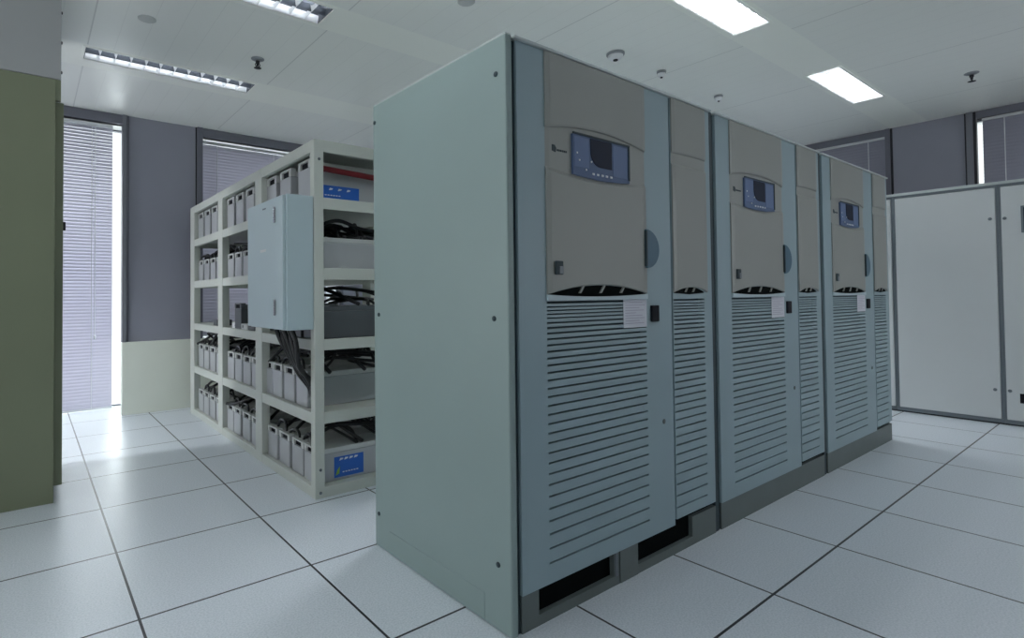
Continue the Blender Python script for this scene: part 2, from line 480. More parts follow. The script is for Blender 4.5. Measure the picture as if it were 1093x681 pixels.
# ------------------------------------------------------------------ ceiling lamps
def lamp(x0, x1, y0, y1, lit, label):
    w, d = x1 - x0, y1 - y0
    t = thing('ceiling_lamp', label, 'ceiling lamp', (x0, y0, H))
    dep = 0.085
    k = 0.004
    boxes('housing', [(k, w - k, k, d - k, dep, dep + 0.006), (k, w - k, k, 2 * k, 0.002, dep), (k, w - k, d - 2 * k, d - k, 0.002, dep),
                      (k, 2 * k, 2 * k, d - 2 * k, 0.002, dep), (w - 2 * k, w - k, 2 * k, d - 2 * k, 0.002, dep)], 'white' if lit else 'trough', t)  # dark housing colour stands in for shade inside the louvre cells
    f = 0.012
    boxes('rim', [(-f, w + f, -f, k, -0.004, 0.0), (-f, w + f, d - k, d + f, -0.004, 0.0), (-f, k, k, d - k, -0.004, 0.0), (w - k, w + f, k, d - k, -0.004, 0.0)], 'strip', t)
    for y in (d * 0.27, d * 0.73):
        bm = bmesh.new(); tube(bm, [(0.03, y, 0.062), (w - 0.03, y, 0.064)], 0.013 if lit else 0.008, 10)
        obj('fluorescent_tube', bm, 'fillside' if (lit and x0 < -1) else 'fillfront' if (lit and y0 < -1) else 'tubefar' if (lit and y0 > 1) else 'tubenear' if (lit and x0 < 1) else 'tubeon' if lit else 'tubedim', t, smooth=True)
    # louvre: folded cross blades and a spine, each a V of thin sheet
    bm = bmesh.new()
    def vfold(p0, p1, across, zb, zt, half, sag=0.0, n=6):
        p0, p1, a = Vector(p0), Vector(p1), Vector(across)
        prev = None
        for i in range(n + 1):
            tt = i / n
            p = p0.lerp(p1, tt)
            top = zt - sag * (1 - (2 * tt - 1) ** 2)
            hh = half * (top - zb) / (zt - zb)
            cur = [bm.verts.new((p.x + s * hh * a.x, p.y + s * hh * a.y, zz)) for s, zz in ((-1, top), (0, zb), (1, top))]
            if prev:
                bm.faces.new((prev[0], prev[1], cur[1], cur[0]))
                bm.faces.new((prev[1], prev[2], cur[2], cur[1]))
            prev = cur
    nb = 12
    for i in range(1, nb):
        x = w * i / nb
        for ya, yb in ((2 * k, d / 2), (d / 2, d - 2 * k)):
            vfold((x, ya, 0), (x, yb, 0), (1, 0, 0), 0.0, 0.043, 0.013, 0.02)
    for y, s in ((2 * k, 1), (d - 2 * k, -1)):
        a = [bm.verts.new(p) for p in ((2 * k, y, 0.0), (w - 2 * k, y, 0.0), (w - 2 * k, y + s * 0.014, 0.043), (2 * k, y + s * 0.014, 0.043))]
        bm.faces.new(a)
    obj('louvre', bm, 'white' if lit else 'blade', t)
    bm = bmesh.new()
    vfold((2 * k, d / 2, 0), (w - 2 * k, d / 2, 0), (0, 1, 0), 0.001, 0.043, 0.010, 0, 1)
    obj('louvre_spine', bm, 'white' if lit else 'spine', t)  # dark spine colour stands in for its reflection of the floor
    return t

LL = ['narrow louvred ceiling lamp with dark cells, nearest the left blind', 'louvred ceiling lamp cut by the top edge of the picture, above the battery rack',
      'glowing ceiling lamp at the top edge above the nearest power cabinet', 'glowing ceiling lamp farthest away, above the pale grey cabinets',
      'glowing ceiling lamp overhead beside the nearest power cabinet',
      'glowing ceiling lamp hidden behind the nearest power cabinet', 'glowing ceiling lamp hidden behind the farthest power cabinet',
      'added unseen fill lamp behind the green-grey cooling cabinet',
      'added fill lamp out of view in front of the middle power cabinet']
for l, lb in zip(LAMPS, LL): lamp(*l, lb)

def sprinkler(x, y, label):
    t = thing('sprinkler', label, 'sprinkler', (x, y, H))
    bm = bmesh.new(); lathe(bm, [(0.045, 0.0), (0.045, -0.004), (0.03, -0.012), (0.014, -0.016)], seg=20); obj('escutcheon', bm, 'housing', t, True)
    bm = bmesh.new(); lathe(bm, [(0.014, -0.01), (0.014, -0.03), (0.009, -0.035), (0.009, -0.05)], seg=12); obj('body', bm, 'dark', t, True)
    bm = bmesh.new()
    tube(bm, spline([(-0.009, 0, -0.03), (-0.017, 0, -0.045), (0, 0, -0.064)], 4), 0.003, 6)
    tube(bm, spline([(0.009, 0, -0.03), (0.017, 0, -0.045), (0, 0, -0.064)], 4), 0.003, 6)
    obj('yoke', bm, 'dark', t, True)
    bm = bmesh.new(); lathe(bm, [(0.024, -0.064), (0.026, -0.066), (0.005, -0.068)], seg=14); obj('deflector', bm, 'dark', t, True)
sprinkler(0.99, 2.39, 'dark sprinkler head under the ceiling between the two louvred lamps at the left')
sprinkler(5.544, -0.554, 'dark sprinkler head under the ceiling near the right window')

def detector(x, y, r, label):
    t = thing('smoke_detector', label, 'smoke detector', (x, y, H))
    bm = bmesh.new(); lathe(bm, [(r, 0.0), (r, -0.012), (r * 0.92, -0.018)], seg=28); obj('base', bm, 'housing', t, True)
    bm = bmesh.new(); lathe(bm, [(r * 0.85, -0.012), (r * 0.82, -0.03), (r * 0.6, -0.042), (r * 0.28, -0.046)], seg=28); obj('dome', bm, 'white', t, True)
    bm = bmesh.new(); lathe(bm, [(r * 0.28, -0.044), (r * 0.26, -0.052), (r * 0.1, -0.054)], seg=16); obj('sensor_cap', bm, 'dark', t, True)
detector(2.987, 0.851, 0.062, 'white smoke detector above the nearest power cabinet')
detector(3.536, 0.836, 0.034, 'white smoke detector above the middle power cabinet, second of the line')
detector(4.41, 0.839, 0.034, 'white smoke detector farthest along the line behind the cabinet row')
bm = bmesh.new(); lathe(bm, [(0.05, 0.0), (0.05, -0.004), (0.042, -0.007), (0.005, -0.008)], seg=24)
cp = obj('ceiling_disc', bm, 'discgrey', None, True); cp.location = (0.265, 2.216, H)
tag(cp, 'small flat grey cap on the ceiling left of the sprinkler', 'ceiling cap')
bm = bmesh.new(); lathe(bm, [(0.05, 0.0), (0.05, -0.004), (0.042, -0.007), (0.005, -0.008)], seg=24)
cp = obj('ceiling_disc', bm, 'discgrey', None, True); cp.location = (1.704, 0.935, H)
tag(cp, 'small flat grey cap on the ceiling at the top edge above the tall cabinet', 'ceiling cap')

# ------------------------------------------------------------------ power cabinets
CW = 1.2525
CX, CY = 0.893, -0.231
CD = 0.833
CH = 1.881
SLITS = [1.03, 1.017, 1.005, 0.993, 0.980, 0.965, 0.948, 0.930, 0.911, 0.891, 0.870, 0.848, 0.825, 0.801, 0.776, 0.749, 0.722, 0.693, 0.664,
         0.634, 0.603, 0.572, 0.539, 0.506, 0.471, 0.436, 0.398, 0.359, 0.319, 0.277, 0.231, 0.184]

def arc(x, x0, x1, ze, zm):
    u = 2 * (x - x0) / (x1 - x0) - 1
    return zm + (ze - zm) * u * u

def door_leaf(bm, x0, x1, z0, z1, sx0, sx1):
    """flat leaf with real slots cut across its lower half"""
    g = 0.0032
    zt, zb = SLITS[0] + 0.006, SLITS[-1] - 0.006
    y0, y1 = 0.0, 0.028
    bx(bm, x0, sx0, y0, y1, z0, z1)
    if x1 - sx1 > 0.003: bx(bm, sx1, x1, y0, y1, z0, z1)
    bx(bm, sx0, sx1, y0, y1, zt - 0.001, z1)
    bx(bm, sx0, sx1, y0, y1, z0, SLITS[-1] - g)
    for a, b in zip(SLITS, SLITS[1:]):
        gg = g if (a - b) > 0.017 else 0.0022
        bx(bm, sx0, sx1, y0 + 0.0, y1 - 0.012, b + gg, a - gg)
    bmesh.ops.remove_doubles(bm, verts=bm.verts, dist=1e-6)

def bezel(bm, x0, x1, ztop, vent_e, vent_m, lo_e, lo_m, up_e, up_m, n=28):
    """raised moulded panel: arched vent cut out of its foot, a recessed lens across it"""
    yf, yr, yb = -0.0085, -0.0015, 0.0
    cols = []
    for i in range(n + 1):
        x = x0 + (x1 - x0) * i / n
        v = arc(x, x0, x1, vent_e, vent_m)
        lo = arc(x, x0, x1, lo_e, lo_m); up = arc(x, x0, x1, up_e, up_m)
        P = [(yb, v), (yf + 0.003, v), (yf, v + 0.004), (yf, lo - 0.013), (yf + 0.0012, lo - 0.010), (yr, lo), (yr, up), (yf + 0.002, up + 0.002), (yf, up + 0.008),
             (yf, ztop - 0.003), (yf + 0.003, ztop), (yb, ztop)]
        if i in (0, n): P = [(min(yb, y + 0.003) if y < yb else y, z) for y, z in P]
        xx = x
        cols.append([bm.verts.new((xx, y, z)) for y, z in P])
    for a, b in zip(cols, cols[1:]):
        for k in range(len(a) - 1):
            bm.faces.new((a[k], a[k + 1], b[k + 1], b[k]))
    for c in (cols[0], cols[-1]):
        pass
    # closed end faces
    bm.faces.new(cols[0]); bm.faces.new(list(reversed(cols[-1])))

def make_cabinet(label):
    t = thing('power_cabinet', label, 'power cabinet', (CX, CY, 0), 0, 'row of three power cabinets')
    W = CW - 0.004
    box('carcass', (0.032, W, 0.045, CD - 0.03, 0.113, CH - 0.012), 'gap', t)
    box('rear_panel', (0.02, W, CD - 0.03, CD, 0.0, CH - 0.004), 'blue', t, bev=0.003)
    box('top_plate', (0.030, W, -0.011, CD - 0.03, CH - 0.012, CH - 0.003), 'topedge', t, bev=0.002)  # pale colour stands in for the highlight along the top front edge
    box('edge_strip', (0.0285, 0.044, 0.012, 0.05, 0.0, CH - 0.013), 'gap', t)
    # side panel with rounded front edge
    bm = bmesh.new(); bx(bm, 0.0, 0.028, 0.0, CD - 0.001, 0.0, CH, bev=0.006, seg=3)
    sp = obj('side_panel', bm, 'blue', t)
    bm = bmesh.new(); bx(bm, -0.0018, 0.004, 0.128, 0.713, 0.004, 0.094, bev=0.001, seg=1)
    obj('base_cover', bm, 'blue', sp)
    box('top_highlight', (0.0015, 0.0265, 0.004, CD - 0.004, CH - 0.0005, CH + 0.004), 'topedge', sp, bev=0.0015)  # pale strip stands in for light catching the panel's top bevel
    for y, z in ((0.046, 1.763), (0.815, 1.805), (0.060, 0.208), (0.066, 0.983), (0.80, 0.14), (0.79, 0.98)):
        bm = bmesh.new()
        lathe(bm, [(0.0085, 0.0), (0.0085, 0.003), (0.006, 0.005), (0.002, 0.0052)], seg=14)
        bmesh.ops.rotate(bm, verts=bm.verts, cent=(0, 0, 0), matrix=Matrix.Rotation(-math.pi / 2, 3, 'Y'))
        bmesh.ops.translate(bm, verts=bm.verts, vec=(0.0, y, z))
        obj('screw', bm, 'gap', sp, True)
    box('grille_backing', (0.05, W - 0.01, 0.029, 0.044, 0.12, 1.05), 'grillback', t)
    # wide door
    bm = bmesh.new(); door_leaf(bm, 0.046, 0.916, 0.118, CH - 0.013, 0.172, 0.736)
    obj('door', bm, 'bluedoor', t)
    bm = bmesh.new(); bezel(bm, 0.172, 0.738, CH - 0.013, 1.058, 1.091, 1.484, 1.462, 1.612, 1.640)
    bz = obj('front_bezel', bm, 'beige', t)
    # sill under the vent, then the vent and its three ribs
    bm = bmesh.new()
    n = 24
    up = [(0.174 + 0.562 * i / n, arc(0.174 + 0.562 * i / n, 0.172, 0.738, 1.060, 1.0895)) for i in range(n + 1)]
    lo = [(0.736 - 0.562 * i / n, arc(0.736 - 0.562 * i / n, 0.172, 0.738, 1.058, 1.050)) for i in range(n + 1)]
    prism_y(bm, up + lo, -0.0015, 0.001)
    v = obj('vent', bm, 'ventblack', t)
    for xc in (0.345, 0.460, 0.580):
        bm = bmesh.new(); prism_y(bm, [(xc - 0.016, 1.062), (xc - 0.006, 1.062), (xc + 0.016, 1.089), (xc + 0.006, 1.089)], -0.007, -0.001)
        obj('vent_rib', bm, 'beige', v)
    bm = bmesh.new()
    n = 24
    fr = [(0.172 + 0.566 * i / n, arc(0.172 + 0.566 * i / n, 0.172, 0.738, 1.058, 1.0495)) for i in range(n + 1)]
    prism_y(bm, [(0.172, 1.038), (0.738, 1.038)] + list(reversed(fr)), -0.008, 0.0)
    obj('lit_vent_sill', bm, 'boxblue', t)  # coat paler than the door stands in for light on the sill
    # display
    bm = bmesh.new()
    dx0, dx1 = 0.303, 0.628
    pts = [(dx0, 1.612)] + [(dx0 + (dx1 - dx0) * i / 8, 1.618) for i in range(1, 8)] + [(dx1, 1.612)]
    pts += [(dx1 - (dx1 - dx0) * i / 10, arc(dx1 - (dx1 - dx0) * i / 10, 0.172, 0.738, 1.489, 1.466)) for i in range(11)]
    prism_y(bm, pts, -0.0095, -0.001)
    dp = obj('display', bm, 'dispblue', t)
    bm = bmesh.new()
    sx0, sx1, zt, zb = 0.397, 0.518, 1.609, 1.512
    pts = [(sx1, zt), (sx1, zb)] + [(sx0 + 0.055 - 0.055 * math.sin(a), zb + 0.050 - 0.050 * math.cos(a)) for a in [math.pi / 2 * k / 8 for k in range(9)]] + [(sx0, zt)]
    prism_y(bm, pts, -0.0112, -0.009)
    obj('screen', bm, 'screen', dp)
    box('key_panel', (0.310, 0.388, -0.0106, -0.009, 1.500, 1.604), 'displight', dp, bev=0.001)
    box('side_field', (0.526, 0.612, -0.0106, -0.009, 1.488, 1.604), 'displight', dp, bev=0.001)
    box('shadow_brow', (dx0, dx1, -0.0125, -0.008, 1.612, 1.6185), 'gap', dp)
    box('frame_edge', (dx1 - 0.008, dx1, -0.0122, -0.008, 1.484, 1.612), 'gap', dp)
    for i in range(5):
        x = 0.412 + i * 0.0255
        bm = bmesh.new(); bx(bm, x - 0.0065, x + 0.0055, -0.0125, -0.009, 1.480, 1.4875, bev=0.0015)
        obj('button', bm, 'white', dp)
    for x, z in ((0.324, 1.548), (0.336, 1.524), (0.372, 1.494), (0.402, 1.526)):
        bm = bmesh.new(); lathe(bm, [(0.0035, 0), (0.0035, 0.002), (0.001, 0.003)], seg=10)
        bmesh.ops.rotate(bm, verts=bm.verts, cent=(0, 0, 0), matrix=Matrix.Rotation(math.pi / 2, 3, 'X'))
        bmesh.ops.translate(bm, verts=bm.verts, vec=(x, -0.0095, z))
        obj('indicator', bm, 'white', dp, True)
    # maker's mark left of the display: a dark emblem and a short run of tiny dark strokes
    bm = bmesh.new()
    prism_y(bm, [(0.205, 1.560), (0.205, 1.540), (0.222, 1.536), (0.226, 1.550), (0.218, 1.560)], -0.0032, -0.001)
    x = 0.230
    for wd in (0.008, 0.006, 0.009, 0.007, 0.008, 0.006):
        bx(bm, x, x + wd * 0.75, -0.0030, -0.001, 1.541, 1.5475); x += wd + 0.0012
    obj('maker_mark', bm, 'gap', t)
    # key lock low on the bezel
    bm = bmesh.new(); bx(bm, 0.203, 0.240, -0.016, -0.008, 1.124, 1.170, bev=0.003)
    lk = obj('key_lock', bm, 'gap', t)
    box('lock_plate', (0.218, 0.238, -0.018, -0.0155, 1.126, 1.152), 'wframe', lk, bev=0.002)
    # half round pull beside the bezel
    bm = bmesh.new()
    pts = [(0.722, 1.308), (0.728, 1.158)] + [(0.728 + 0.083 * math.sin(a) - 0.006 * (a / math.pi), 1.233 - 0.075 * math.cos(a)) for a in [math.pi * k / 16 for k in range(1, 16)]]
    prism_y(bm, pts, -0.016, 0.0)
    hd = obj('pull_handle', bm, 'teal', t)
    box('finger_recess', (0.721, 0.7265, -0.0175, 0.0, 1.165, 1.303), 'gap', hd)
    bm = bmesh.new(); lathe(bm, [(0.010, 0.0), (0.010, 0.002), (0.005, 0.0035)], seg=14)
    bmesh.ops.rotate(bm, verts=bm.verts, cent=(0, 0, 0), matrix=Matrix.Rotation(math.pi / 2, 3, 'X'))
    bmesh.ops.translate(bm, verts=bm.verts, vec=(0.846, 0.0, 0.547)); obj('door_stud', bm, 'plinth', t, True)
    box('latch', (0.764, 0.813, -0.010, 0.001, 0.948, 1.012), 'black', t, bev=0.003)
    # narrow door
    bm = bmesh.new(); door_leaf(bm, 0.928, W - 0.006, 0.138, CH - 0.013, 0.932, 1.176)
    obj('narrow_door', bm, 'bluedoor', t)
    bm = bmesh.new(); bezel(bm, 0.930, 1.200, CH - 0.013, 1.062, 1.084, 1.600, 1.598, 1.640, 1.643, n=14)
    obj('narrow_bezel', bm, 'beige', t)
    bm = bmesh.new()
    n = 14
    up = [(0.934 + 0.238 * i / n, arc(0.934 + 0.238 * i / n, 0.930, 1.176, 1.062, 1.086)) for i in range(n + 1)]
    prism_y(bm, up + [(1.172, 1.060), (1.053, 1.054), (0.934, 1.060)], -0.0015, 0.001)
    v = obj('vent', bm, 'ventblack', t)
    for xc in (1.025, 1.085):
        bm = bmesh.new(); prism_y(bm, [(xc - 0.012, 1.064), (xc - 0.004, 1.064), (xc + 0.012, 1.084), (xc + 0.004, 1.084)], -0.007, -0.001)
        obj('vent_rib', bm, 'beige', v)
    return t

def plinth_open(t):
    W = CW - 0.004
    bm = bmesh.new()
    y0, y1 = 0.004, 0.022
    bx(bm, 0.046, W, y0, y1, 0.0, 0.034)
    bx(bm, 0.046, 0.122, y0, y1, 0.034, 0.117)
    bx(bm, 0.512, 0.662, y0, y1, 0.034, 0.117)
    bx(bm, 1.052, W, y0, y1, 0.034, 0.117)
    o = obj('plinth', bm, 'plinth', t)
    box('plinth_recess', (0.06, W - 0.02, 0.024, 0.034, 0.0, 0.117), 'ventblack', o)
    box('plinth_bar', (0.518, 0.532, -0.001, 0.006, 0.034, 0.117), 'wframe', o)
    box('front_cover', (0.546, 0.656, 0.0, 0.005, 0.002, 0.117), 'plinth', o)

def plinth_closed(t):
    W = CW - 0.004
    bm = bmesh.new(); bx(bm, 0.046, W, 0.004, 0.022, 0.0, 0.117)
    obj('plinth', bm, 'plinth', t)

cab = make_cabinet('blue-grey power cabinet nearest the camera, with open slots in its plinth')
cab2 = dup(cab, (CX + CW, CY, 0), 'blue-grey power cabinet in the middle of the row of three', skip=('side_panel',))
cab3 = dup(cab, (CX + 2 * CW, CY, 0), 'blue-grey power cabinet farthest from the camera, at the far end of the row', skip=('side_panel',))
for c_ in (cab2, cab3): box('side_panel', (0.0, 0.028, 0.006, CD, 0.0, CH - 0.004), 'gap', c_, bev=0.002)
plinth_open(cab); plinth_closed(cab2); plinth_closed(cab3)
# clip on the last cabinet's end: its right side closes the row
box('end_panel', (CW - 0.003, CW + 0.012, 0.02, CD, 0.0, CH - 0.003), 'blue', cab3, bev=0.003)

def notice(x, label):
    t = thing('paper_notice', label, 'notice', (x, CY - 0.0012, 0), 0, 'paper notices on the power cabinets')
    box('sheet', (0.588, 0.737, -0.0005, 0.0005, 0.930, 1.0365), 'paper', t)
    z = 1.026
    i = 0
    while z > 0.940:
        w = (0.11, 0.125, 0.09, 0.12, 0.07)[i % 5]
        box('text_line', (0.598, 0.598 + w, -0.0009, -0.0004, z - 0.0022, z), 'ink', t)
        z -= 0.0098; i += 1
notice(CX, 'white paper notice on the grille of the nearest power cabinet')
notice(CX + CW, 'white paper notice on the grille of the middle power cabinet')
notice(CX + 2 * CW, 'white paper notice on the grille of the farthest power cabinet')

# ------------------------------------------------------------------ battery rack
RX0, RX1 = 0.902, 1.755
RY0, RY1 = 1.240, 4.012
RH = 1.893
LV = [(0.0, 0.056), (0.386, 0.447), (0.774, 0.831), (1.150, 1.212), (1.526, 1.588), (1.832, RH)]
POST = [(RY0, 1.292), (2.060, 2.185), (2.962, 3.085), (3.872, RY1)]
rk = thing('battery_rack', 'cream steel battery rack with five shelves behind the power cabinets', 'battery rack', (RX0, RY0, 0))
def rl(x0, x1, y0, y1, z0, z1): return (x0 - RX0, x1 - RX0, y0 - RY0, y1 - RY0, z0, z1)
for a, b in POST:
    box('post', rl(RX0, RX0 + 0.055, a, b, 0, RH), 'rack', rk, bev=0.003)
    box('post', rl(RX1 - 0.055, RX1, a, b, 0, RH), 'rack', rk, bev=0.003)
for i, (z0, z1) in enumerate(LV):
    for (a, b), (c, d) in zip(POST, POST[1:]):
        box('front_rail', rl(RX0 + 0.002, RX0 + 0.03, b - 0.001, c + 0.001, z0, z1), 'rack', rk, bev=0.002)
        box('rear_rail', rl(RX1 - 0.03, RX1 - 0.002, b - 0.001, c + 0.001, z0, z1), 'rack', rk, bev=0.002)
    box('end_rail', rl(RX0 + 0.054, RX1 - 0.054, RY0 + 0.002, RY0 + 0.03, z0, z1), 'rack', rk, bev=0.002)
    box('end_rail', rl(RX0 + 0.054, RX1 - 0.054, RY1 - 0.03, RY1 - 0.002, z0, z1), 'rack', rk, bev=0.002)
    if i == 5:
        box('top_sheet', rl(RX0 + 0.006, RX1 - 0.006, RY0 + 0.006, RY1 - 0.006, z1, z1 + 0.003), 'rack', rk)
    else:
        box('shelf', rl(RX0 + 0.031, RX1 - 0.031, RY0 + 0.031, RY1 - 0.031, z1 - 0.018, z1 - 0.003), 'rack', rk)
for z in (0.03, 1.79, 0.15):
    bm = bmesh.new(); lathe(bm, [(0.008, 0.0), (0.008, 0.003), (0.003, 0.005)], seg=12)
    bmesh.ops.rotate(bm, verts=bm.verts, cent=(0, 0, 0), matrix=Matrix.Rotation(math.pi / 2, 3, 'X'))
    bmesh.ops.translate(bm, verts=bm.verts, vec=(0.030, 0.0, z))
    obj('bolt', bm, 'wframe', rk, True)

# batteries
def battery_mesh_set(w, d, h, dark=False):
    """local origin: middle of the front edge on the shelf; x runs into the rack, y across"""
    t = bpy.data.objects.new('battery', None); COL.objects.link(t); t.empty_display_size = 0.05
    bm = bmesh.new(); bx(bm, 0, d, -w / 2, w / 2, 0, h * 0.80, bev=0.006, seg=2)
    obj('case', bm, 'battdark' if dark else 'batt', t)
    # lid with a stepped terminal well at the front, its arch framing a dark slot
    a = w / 2
    bm = bmesh.new()
    bx(bm, 0.036, d, -a, a, h * 0.80, h * 0.94, bev=0.004)
    bx(bm, 0.0, 0.036, -a, -a + w * 0.19, h * 0.80, h, bev=0.003)
    bx(bm, 0.0, 0.036, a - w * 0.19, a, h * 0.80, h, bev=0.003)
    bx(bm, 0.0, 0.036, -a + w * 0.16, a - w * 0.16, h * 0.945, h, bev=0.003)
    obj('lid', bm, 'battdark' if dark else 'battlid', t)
    box('terminal_slot', (0.012, 0.036, -a + w * 0.18, a - w * 0.18, h * 0.79, h * 0.947), 'black', t)
    return t

ORD = ['first', 'second', 'third', 'fourth']
BAYS = [(1.292, 2.060, 'nearest'), (2.185, 2.962, 'middle'), (3.085, 3.872, 'farthest')]
SHELF = {1: 'top', 2: 'second', 3: 'third', 4: 'fourth', 5: 'bottom'}
ZS = {1: 1.585, 2: 1.209, 3: 0.828, 4: 0.444, 5: 0.053}
BH = {1: 0.238, 2: 0.185, 3: 0.19, 4: 0.204, 5: 0.192}
BWD = {1: 0.172, 2: 0.150, 3: 0.155, 4: 0.160, 5: 0.160}
POS = {
    (1, 0): [1.452, 1.735, 1.972], (1, 1): [2.400, 2.632, 2.865], (1, 2): [3.320, 3.550, 3.775],
    (2, 0): [1.38, 1.56], (2, 1): [2.29, 2.475, 2.67, 2.86], (2, 2): [3.18, 3.37, 3.57, 3.77],
    (3, 0): [1.39, 1.58], (3, 1): [2.68], (3, 2): [],
    (4, 0): [1.497, 1.686, 1.878, 2.050 - 0.0], (4, 1): [2.285, 2.475, 2.67, 2.86], (4, 2): [3.185, 3.38, 3.575, 3.765],
    (5, 0): [1.385, 1.562, 1.765, 1.965], (5, 1): [2.290, 2.49, 2.70, 2.875], (5, 2): [3.19, 3.385, 3.58, 3.765],
}
proto = {}
for (lv, b), ys in POS.items():
    for i, y in enumerate(ys):
        w = BWD[lv]
        y = min(max(y, BAYS[b][0] + w / 2 + 0.004), BAYS[b][1] - w / 2 + 0.06)
        if b == 0 and i == 3: y = min(y, 2.06)
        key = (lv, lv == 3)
        d = 0.76  # unseen rear length stretched to block light inside the rack
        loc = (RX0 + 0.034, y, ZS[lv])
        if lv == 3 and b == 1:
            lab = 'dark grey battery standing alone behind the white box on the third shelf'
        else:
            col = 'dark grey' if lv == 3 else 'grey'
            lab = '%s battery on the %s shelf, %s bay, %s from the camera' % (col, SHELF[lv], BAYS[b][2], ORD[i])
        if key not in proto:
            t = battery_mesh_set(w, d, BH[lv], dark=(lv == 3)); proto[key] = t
            t.location = loc
        else:
            src = proto[key]
            t = dup(src, loc, skip=('side_label',))
        t['label'] = lab; t['category'] = 'battery'
        t['group'] = 'batteries on the %s shelf of the rack' % SHELF[lv]
        if lv in (1, 5) and b == 0 and i == 0:
            t['label'] = 'grey battery with a blue side label at the near end of the %s shelf' % SHELF[lv]
            # printed label on the side that faces out of the rack's end
            z0, z1, x0, x1 = ((0.018, 0.098, 0.035, 0.300) if lv == 1 else (0.016, 0.128, 0.105, 0.285))
            box('side_label', (x0, x1, -w / 2 - 0.0012, -w / 2, z0, z1), 'bluelabel', t)
            sl = children(t)[-1]
            bm = bmesh.new()
            for k in range(3 if lv == 1 else 4):
                xx = x0 + 0.075 + k * 0.055 if lv == 1 else x0 + 0.03 + k * 0.03
                zz = z0 + (z1 - z0) * (0.66 if lv == 1 else 0.80)
                prism_y(bm, [(xx, zz), (xx + 0.020, zz + 0.004), (xx + 0.026, zz + 0.012), (xx + 0.006, zz + 0.014)], -w / 2 - 0.0018, -w / 2 - 0.0012)
            obj('print', bm, 'white', sl)
            bm = bmesh.new()
            for k in range(6):
                bx(bm, x0 + 0.05 + k * 0.017, x0 + 0.061 + k * 0.017, -w / 2 - 0.0018, -w / 2 - 0.0012, z0 + 0.022, z0 + 0.028)
            obj('small_print', bm, 'white', sl)
            bm = bmesh.new(); prism_y(bm, [(x0 + 0.008, z0 + 0.012), (x0 + 0.030, z0 + 0.02), (x0 + 0.034, z0 + 0.06), (x0 + 0.018, z0 + 0.04)], -w / 2 - 0.0018, -w / 2 - 0.0012)
            obj('green_mark', bm, 'greenmark', sl)

# cables over the batteries
def cable(ctrl, r, label, group, m='cable'):
    bm = bmesh.new(); tube(bm, spline(ctrl, 6), r, 7)
    o = obj('cable', bm, m, None, True)
    tag(o, label, 'cable', group)
    return o
for lv, b in ((2, 1), (2, 2), (4, 0), (4, 1), (4, 2), (5, 0), (5, 1), (5, 2), (2, 0), (3, 0)):
    ys = POS[(lv, b)]
    lb = 'black cable looping over the batteries on the %s shelf, %s bay' % (SHELF[lv], BAYS[b][2])
    gp = 'cables on the %s shelf, %s bay' % (SHELF[lv], BAYS[b][2])
    zt = ZS[lv] + BH[lv]
    ya, yb = BAYS[b][0], BAYS[b][1]
    for y0, y1 in zip(ys, ys[1:]):
        up = random.uniform(0.025, 0.05)
        cable([(RX0 + 0.060, y0 + 0.02, zt - 0.012), (RX0 + 0.066, y0 + 0.06, zt + up), (RX0 + 0.066, y1 - 0.06, zt + up), (RX0 + 0.060, y1 - 0.02, zt - 0.012)], 0.0085, lb, gp)
    for k in range(9 if lv != 3 else 4):
        xa = RX0 + random.uniform(0.09, 0.60)
        pts = []
        for j in range(5):
            yy = ya + 0.02 + (yb - ya - 0.04) * j / 4
            pts.append((xa + random.uniform(-0.09, 0.09), yy, zt - 0.004 if j in (0, 4) else zt + random.uniform(0.014, 0.125 if lv in (2, 4) else 0.095)))
        cable(pts, random.choice((0.008, 0.010, 0.011)), lb, gp)
    for k in range(4 if lv != 3 else 2):
        yy = random.uniform(ya + 0.08, yb - 0.08)
        cable([(RX0 + 0.07, yy, zt + 0.012), (RX0 + 0.2, yy + 0.03, zt + random.uniform(0.05, 0.09)), (RX0 + 0.42, yy - 0.05, zt + random.uniform(0.03, 0.08)), (RX1 - 0.1, yy, zt + 0.02)], 0.010, lb, gp)
# cables hung in loops under the shelf above the second row
for k in range(3):
    z = 1.470 - 0.017 * k
    cable([(RX0 + 0.07 + 0.05 * k, 2.20, z + 0.02), (RX0 + 0.10 + 0.06 * k, 2.55, z - 0.016), (RX0 + 0.09 + 0.06 * k, 2.94, z + 0.012)], 0.009,
          'black cable strung under the top shelf, middle bay', 'cables under the top shelf, middle bay')
for k in range(5):
    z = 1.475 - 0.02 * k
    cable([(RX0 + 0.06, 1.33 + 0.05 * k, z - 0.03), (RX0 + 0.20, 1.36 + 0.06 * k, z + 0.012), (RX0 + 0.38, 1.34 + 0.08 * k, z - 0.035), (RX1 - 0.08, 1.42 + 0.05 * k, z)], 0.011,
          'black cable strung across the near end above the second shelf', 'cables above the second shelf at the near end')
cable([(RX0 + 0.04, 1.315, 1.762), (RX0 + 0.2, 1.322, 1.757), (RX0 + 0.4, 1.318, 1.748), (RX1 - 0.06, 1.325, 1.74)], 0.017, 'red cable across the near end of the top shelf', 'red cable', 'red')

